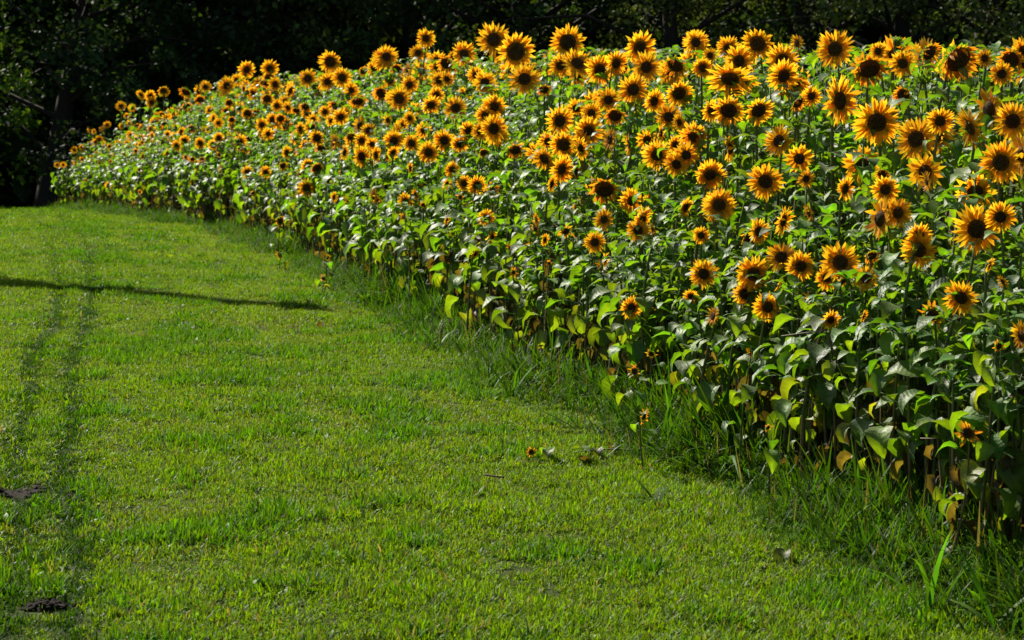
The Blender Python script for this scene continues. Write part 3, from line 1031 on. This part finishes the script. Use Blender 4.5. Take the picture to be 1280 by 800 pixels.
# ------------------------------------------------------------------ trees behind the field
def tree_meshes(seed, H, crown_lo, spread, nleaf, leaf, colr):
    r = random.Random(seed)
    g = np.random.default_rng(seed)
    tc0, tc1 = (.022, .018, .014), (.028, .023, .017)
    parts = []
    path, x, y = [], 0.0, 0.0
    NP = 7
    for i in range(NP):
        path.append((x, y, H * .8 * i / (NP - 1) - (.3 if i == 0 else 0)))
        x += r.gauss(0, .25); y += r.gauss(0, .25)
    r0 = H * .022
    parts.append(tube(path, [r0 * 1.35, r0, r0 * .85, r0 * .7, r0 * .5, r0 * .33, r0 * .15], 8, tc0, tc1))
    tips = []
    for i in range(26):
        s = crown_lo / H + (.82 - crown_lo / H) * (i + r.random()) / 26
        k = min(int(s / .8 * (NP - 1)), NP - 2)
        f = s / .8 * (NP - 1) - k
        p = Vector(path[k]).lerp(Vector(path[k + 1]), min(f, 1))
        a = i * 2.4 + r.uniform(-.5, .5)
        ln = spread * (.45 + .75 * math.sin(math.pi * min(1, .25 + .75 * s))) * r.uniform(.7, 1.1)
        up = r.uniform(.05, .5)
        e = p + Vector((math.cos(a) * ln, math.sin(a) * ln, ln * up))
        m = p.lerp(e, .5) + Vector((0, 0, .12 * ln))
        parts.append(tube([p, m, e], [r0 * .3, r0 * .18, r0 * .05], 5, tc0, tc1))
        for t in (.35, .55, .75, .92, 1.05):
            q = p.lerp(e, t) + Vector((r.gauss(0, .14 * ln), r.gauss(0, .14 * ln), r.gauss(0, .12 * ln) - .05 * ln))
            tips.append((q, r.uniform(.45, .95) * spread / 4.2))
    V, F, C = joined(parts)
    trunk = mesh_from('trunk', [(V, F, C, 0)], [M_BARK])
    per = nleaf // len(tips)
    cen = np.repeat(np.array([tuple(t[0]) for t in tips]), per, 0)
    rad = np.repeat(np.array([t[1] for t in tips]), per)
    N = len(cen)
    d = g.normal(0, 1, (N, 3)); d /= np.linalg.norm(d, axis=1)[:, None]
    pos = cen + d * (rad * g.random(N) ** .45)[:, None] * np.array([1.1, 1.1, .75])
    crown = leaf_cloud(pos, leaf, np.array(colr), g, per)
    return trunk, mesh_from('crown', [crown + (0,)], [M_TREE], smooth=False)


def leaf_cloud(pos, leaf, colr, g, per=60):
    N = len(pos)
    a = g.normal(0, 1, (N, 3)); a[:, 2] -= .5; a /= np.linalg.norm(a, axis=1)[:, None]
    b = np.cross(a, g.normal(0, 1, (N, 3)) + np.array([0, 0, 1.4])); b /= np.linalg.norm(b, axis=1)[:, None] + 1e-9
    nrm = np.cross(a, b)
    L = leaf * g.uniform(.6, 1.3, N)[:, None]
    w = L * .36
    V = np.stack([pos, pos + a * L * .5 + b * w - nrm * w * .3, pos + a * L, pos + a * L * .5 - b * w - nrm * w * .3], 1).reshape(-1, 3)
    i = np.arange(N) * 4
    F = np.stack([i, i + 1, i + 2, i, i + 2, i + 3], 1).astype(np.int32).ravel()
    c = colr[None, :] * g.uniform(.6, 1.4, N)[:, None]
    c = c * np.repeat(g.uniform(.7, 1.3, N // per + 1), per)[:N, None]
    return V, (F, np.full(2 * N, 3, np.int32)), np.repeat(c, 4, 0)


TREE_KINDS = [tree_meshes(501, 17, 1.8, 4.6, 9000, .24, (.030, .060, .014)),
              tree_meshes(502, 15, 2.6, 4.2, 8000, .20, (.060, .100, .020)),
              tree_meshes(503, 18, 1.4, 5.0, 9500, .26, (.026, .055, .018)),
              tree_meshes(505, 16, 1.6, 4.8, 9000, .22, (.10, .19, .02)),  # leaf colour lightened to stand in for sunlight on this crown
              tree_meshes(504, 14, 2.0, 4.4, 9000, .17, (.085, .115, .026))]
TREES = [  # X, Y, kind, scale, turn, label
    (-2.8, 67, 3, .95, 0.3, 'shade tree with leaves coloured as if sunlit at the far left end of the lawn'),
    (-9.5, 65, 0, .9, 2.0, 'shade tree left of the lawn, outermost of the row'),
    (2.3, 64.5, 2, .78, 1.2, 'dark tree with leaning trunk just left of where the field ends'),
    (5.6, 70, 0, .9, 2.2, 'dense dark tree behind the far left corner of the sunflowers'),
    (9.8, 72, 2, 1.0, 3.0, 'nearly black tree behind the lowest stretch of the field skyline'),
    (13.6, 68, 1, 1.05, 4.1, 'dark tree rising behind the two lone flowers on the left skyline'),
    (17.6, 66, 0, 1.0, 0.9, 'deep shadowed tree left of the clump of tall skyline flowers'),
    (20.6, 62, 4, 1.0, 1.7, 'olive-leaved tree behind the middle of the field skyline'),
    (25.0, 63, 1, 1.05, 2.9, 'fine-leaved greenish tree right of the middle behind the field'),
    (28.8, 62, 4, 1.1, 5.0, 'broad olive tree behind the flowers right of the middle'),
    (33.2, 64, 1, 1.0, 0.2, 'grey-green tree behind the nodding flowers on the right skyline'),
    (37.4, 66, 2, 1.0, 3.6, 'very dark tree behind the large orange nodding flower at right'),
    (41.5, 63, 0, 1.0, 4.6, 'dark tree at the far right corner behind the field'),
]
for X, Y, k, s, rz, lab in TREES:
    t = bpy.data.objects.new('tree', None)
    COL.objects.link(t)
    t.location = (X, Y, float(ground_z(X, Y)) - .05)
    t.rotation_euler = (0, .16 if 'leaning' in lab else 0, rz * ('leaning' not in lab))
    t.scale = (s, s, s)
    tag(t, lab, 'tree', 'trees behind the field')
    obj('trunk', TREE_KINDS[k][0], t)
    obj('crown', TREE_KINDS[k][1], t)

g = np.random.default_rng(77)
N = 75000
wx, wy = g.uniform(-60, 85, N), g.uniform(76, 100, N)
wz = g.random(N) ** 1.3 * (17 + 5 * np.sin(wx * .35) + 3 * np.sin(wx * .9 + 1))
wz = wz + ground_z(wx, wy)
o = obj('woodland', mesh_from('woodland', [leaf_cloud(np.stack([wx, wy, wz], 1), 1.3, np.array((.028, .05, .014)), g) + (0,)], [M_TREE], smooth=False))
tag(o, 'dark far woodland closing the view behind the trees', 'woodland', kind='stuff')


# slender tree standing just left of the view; its long shadow crosses the lawn
def slender_tree():
    bx, by = -2.36, 28.57
    H = 7.2
    tip = np.array([3.54, 21.8])
    lean = tip - np.array([bx, by]) + np.array([SUN_H.x, SUN_H.y]) * (H + float(ground_z(bx, by) - ground_z(*tip))) / math.tan(SUN_EL)
    r = random.Random(5)
    g = np.random.default_rng(5)
    root = bpy.data.objects.new('slender_tree', None)
    COL.objects.link(root)
    root.location = (bx, by, float(ground_z(bx, by)))
    tag(root, 'slender leaning tree beside the lawn, casting the long shadow across it', 'tree')
    path = [(lean[0] * i / 8 + 0.06 * math.sin(i), lean[1] * i / 8 + .05 * math.cos(i * 1.7), H * i / 8 - (.2 if i == 0 else 0)) for i in range(9)]
    V, F, C = tube(path, [.13, .12, .11, .10, .09, .075, .06, .05, .03], 8, (.05, .04, .03))
    obj('trunk', mesh_from('trunk', [(V, F, C, 0)], [M_BARK]), root)
    N = 5200
    t = g.random(N)
    t = t[(t < .80) | (t > .84)]
    N = len(t)
    rad = np.interp(t, [0, .1, .25, .45, .6, .8, 1.0], [0, .30, .60, .42, .22, .15, .10])
    a, q = g.uniform(0, 6.28, N), np.sqrt(g.random(N))
    pos = np.stack([lean[0] * t + rad * q * np.cos(a), lean[1] * t + rad * q * np.sin(a), t * H], 1)
    obj('crown', mesh_from('crown', [leaf_cloud(pos, .14, np.array((.05, .09, .02)), g) + (0,)], [M_TREE], smooth=False), root)


slender_tree()


# ------------------------------------------------------------------ small things on the lawn
def clods(px, py, n, a, b, size, label):
    """a scrape of bare soil with crumbs thrown up round it"""
    r = random.Random(int(px + py))
    cx, cy = lawn_point(px, py)
    z0 = float(ground_z(cx, cy))
    root = bpy.data.objects.new('soil_patch', None)
    COL.objects.link(root)
    root.location = (cx, cy, z0)
    tag(root, label, 'soil', 'bare soil patches on the lawn')
    NX, NY = 22, 12
    V, F, C = [], [], []
    for j in range(NY):
        for i in range(NX):
            p, q = 2 * i / (NX - 1) - 1, 2 * j / (NY - 1) - 1
            x, y = a * p * math.sqrt(1 - q * q / 2), b * q * math.sqrt(1 - p * p / 2)
            e = 1 - (p * p + q * q) / 2
            w = math.atan2(q, p)
            f = .78 + .22 * math.sin(3 * w + px) + .16 * math.sin(7 * w + py) + .08 * math.sin(13 * w)
            x, y = x * f, y * f
            z = float(ground_z(cx + x, cy + y)) - z0 + .002 + (.026 * r.random() * e if 0 < i < NX - 1 and 0 < j < NY - 1 else -.03)
            V.append((x + r.gauss(0, .008), y + r.gauss(0, .008), z))
            C.append(np.array((.013, .010, .007)) * r.uniform(.5, 1.3))
    for j in range(NY - 1):
        for i in range(NX - 1):
            F.append((j * NX + i, j * NX + i + 1, (j + 1) * NX + i + 1, (j + 1) * NX + i))
    obj('scrape', mesh_from('scrape', [(np.array(V), F, np.array(C), 0)], [M_SOIL]), root)
    for k in range(n):
        w = r.uniform(0, 6.28); q = abs(r.gauss(.55, .4))
        x, y = a * q * math.cos(w), b * q * math.sin(w)
        s = size * r.uniform(.4, 1.1)
        ico = [(0, 0, 1), (.9, 0, .4), (.28, .85, .4), (-.72, .53, .4), (-.72, -.53, .4), (.28, -.85, .4), (.7, .5, -.4), (-.27, .85, -.4), (-.9, 0, -.4), (-.27, -.85, -.4), (.7, -.5, -.4)]
        fc = [(0, 1, 2), (0, 2, 3), (0, 3, 4), (0, 4, 5), (0, 5, 1), (1, 6, 2), (2, 6, 7), (2, 7, 3), (3, 7, 8), (3, 8, 4), (4, 8, 9), (4, 9, 5), (5, 9, 10), (5, 10, 1), (1, 10, 6), (6, 10, 9, 8, 7)]
        VV = np.array([(x + p[0] * s * r.uniform(.7, 1.3), y + p[1] * s * r.uniform(.7, 1.3), float(ground_z(cx + x, cy + y)) - z0 + .01 + p[2] * s * .6) for p in ico])
        obj('clod', mesh_from('clod', [(VV, fc, np.tile(np.array((.015, .011, .008)) * r.uniform(.6, 1.3), (11, 1)), 0)], [M_SOIL], smooth=False), root)


clods(18, 620, 60, .22, .20, .018, 'long dark scrape of bare soil at the left edge of the lawn')
clods(90, 620, 18, .055, .18, .018, 'small dark clump of soil just right of the long soil scrape')
clods(58, 755, 36, .14, .11, .014, 'dark patch of bare soil at the bottom left corner of the lawn')


def fallen():
    r = random.Random(9)
    hx, hy = lawn_point(664, 578)
    bx, by = lawn_point(812, 572)
    hz, bz = float(ground_z(hx, hy)), float(ground_z(bx, by))
    pts = []
    for i in range(8):
        t = i / 7
        x, y = bx + (hx + .02 - bx) * t, by + (hy - by) * t + .05 * math.sin(3 * t)
        pts.append(Vector((x, y, float(ground_z(x, y)) + .032 + .014 * math.sin(5 * t))))
    hp = Vector((hx, hy, hz + .065))
    pl = {'base': pts[0].copy(), 'D': .085, 'kind': 'g', 'path': pts, 'radii': [.0045] * 5 + [.004] * 3, 'stem_cols': ((.10, .11, .04), (.08, .12, .03))}
    pl['head'] = (hp, Vector((-.45, -.8, .25)), 1, 1.0)
    L = []
    for t, k, s, a in ((.30, 'dry', .07, 1.5), (.45, 'yellow', .10, -1.7), (.55, 'hang', .13, 1.2), (.68, 'green', .14, -1.2), (.78, 'green', .12, 2.2), (.86, 'hang', .12, -1.9), (.93, 'green', .08, .4)):
        p = pts[int(t * 7)].lerp(pts[min(int(t * 7) + 1, 7)], t * 7 % 1)
        L.append((k, r.randrange(100), Matrix.Translation(p) @ Matrix.Rotation(a, 4, 'Z') @ Matrix.Rotation(-.25, 4, 'Y') @ Matrix.Scale(s, 4)))
    pl['leaves'] = L
    build_plant(pl, 'fallen sunflower lying on the lawn with small orange head and limp leaves', None, True)


fallen()


def lone_leaf(px, py, size, kind, label, rz, dz=.045):
    x, y = lawn_point(px, py)
    me = LEAF_ME[kind][int(px) % len(LEAF_ME[kind])]
    o = obj('fallen_leaf', me, None, Matrix.Translation((x, y, float(ground_z(x, y)) + dz)) @ Matrix.Rotation(rz, 4, 'Z') @ Matrix.Rotation(.2, 4, 'Y') @ Matrix.Scale(size, 4))
    tag(o, label, 'leaf', 'fallen leaves on the lawn')


lone_leaf(208, 323, .16, 'yellow', 'fallen yellow leaf on the far lawn above the long shadow', 1.0)
lone_leaf(405, 411, .09, 'dry', 'dry brown leaf on the lawn just below the end of the long shadow', 2.0)
lone_leaf(985, 700, .12, 'yellow', 'curled yellow-green leaf on the grass in front of the right-hand stalks', 4.0)
lone_leaf(720, 583, .08, 'dry', 'dry tan leaf beside the fallen sunflower stem', .4)

x0, y0 = lawn_point(602, 603)
x1, y1 = lawn_point(630, 609)
pts = [(x0 + (x1 - x0) * t, y0 + (y1 - y0) * t + .01 * math.sin(7 * t), float(ground_z(x0 + (x1 - x0) * t, y0 + (y1 - y0) * t)) + .045 + .01 * t) for t in (0, .3, .6, 1)]
V, F, C = tube(pts, [.004, .007, .006, .004], 5, (.05, .036, .025))
tag(obj('twig', mesh_from('twig', [(V, F, C, 0)], [M_BARK])), 'short dark twig lying on the lawn below the fallen sunflower', 'twig')


def clump(px, py, n, L, w, lean, label, az=None):
    """a clump of broad arching blades, each blade a part"""
    r = random.Random(int(px * 3 + py))
    x, y = lawn_point(px, py)
    root = bpy.data.objects.new('grass_clump', None)
    COL.objects.link(root)
    root.location = (x, y, float(ground_z(x, y)) - .01)
    tag(root, label, 'grass clump', 'tall grass clumps at the field edge')
    for i in range(n):
        a = r.uniform(0, 6.28) if az is None else az + r.gauss(0, .35)
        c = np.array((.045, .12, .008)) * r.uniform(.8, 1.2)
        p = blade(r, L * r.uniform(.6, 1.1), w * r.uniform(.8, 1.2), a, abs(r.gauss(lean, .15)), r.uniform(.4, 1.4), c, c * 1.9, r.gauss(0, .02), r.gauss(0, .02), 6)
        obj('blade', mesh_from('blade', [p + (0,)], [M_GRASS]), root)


CL = [(725, 540, 7, .62, .022, .75, 'dark grass clump whose long blades slant left below the middle of the field', math.pi * .9),
      (545, 440, 8, .55, .02, .3, 'tall upright grass clump at the field edge near the picture centre', None),
      (515, 395, 6, .5, .018, .3, 'tall grass clump left of the picture centre at the field edge', None),
      (905, 590, 7, .5, .02, .3, 'broad-bladed grass clump in front of the low ragged flower', None),
      (1040, 690, 6, .45, .02, .35, 'bright grass clump at the foot of the stalks lower right', None),
      (1165, 765, 7, .5, .021, .3, 'tall grass clump with one upright blade near the bottom right', None),
      (1245, 790, 6, .45, .02, .4, 'grass clump in the bottom right corner', None),
      (640, 500, 6, .5, .018, .4, 'thin grass clump leaning over the lawn below the field centre', None),
      (820, 630, 7, .34, .018, .6, 'low spreading grass clump at the lawn edge right of the fallen sunflower', None),
      (405, 370, 5, .28, .016, .8, 'low weedy clump spreading over the mown lawn', None),
      (215, 605, 5, .09, .012, .5, 'small dark grass tuft on the left of the lawn', None)]
for a in CL:
    clump(*a)
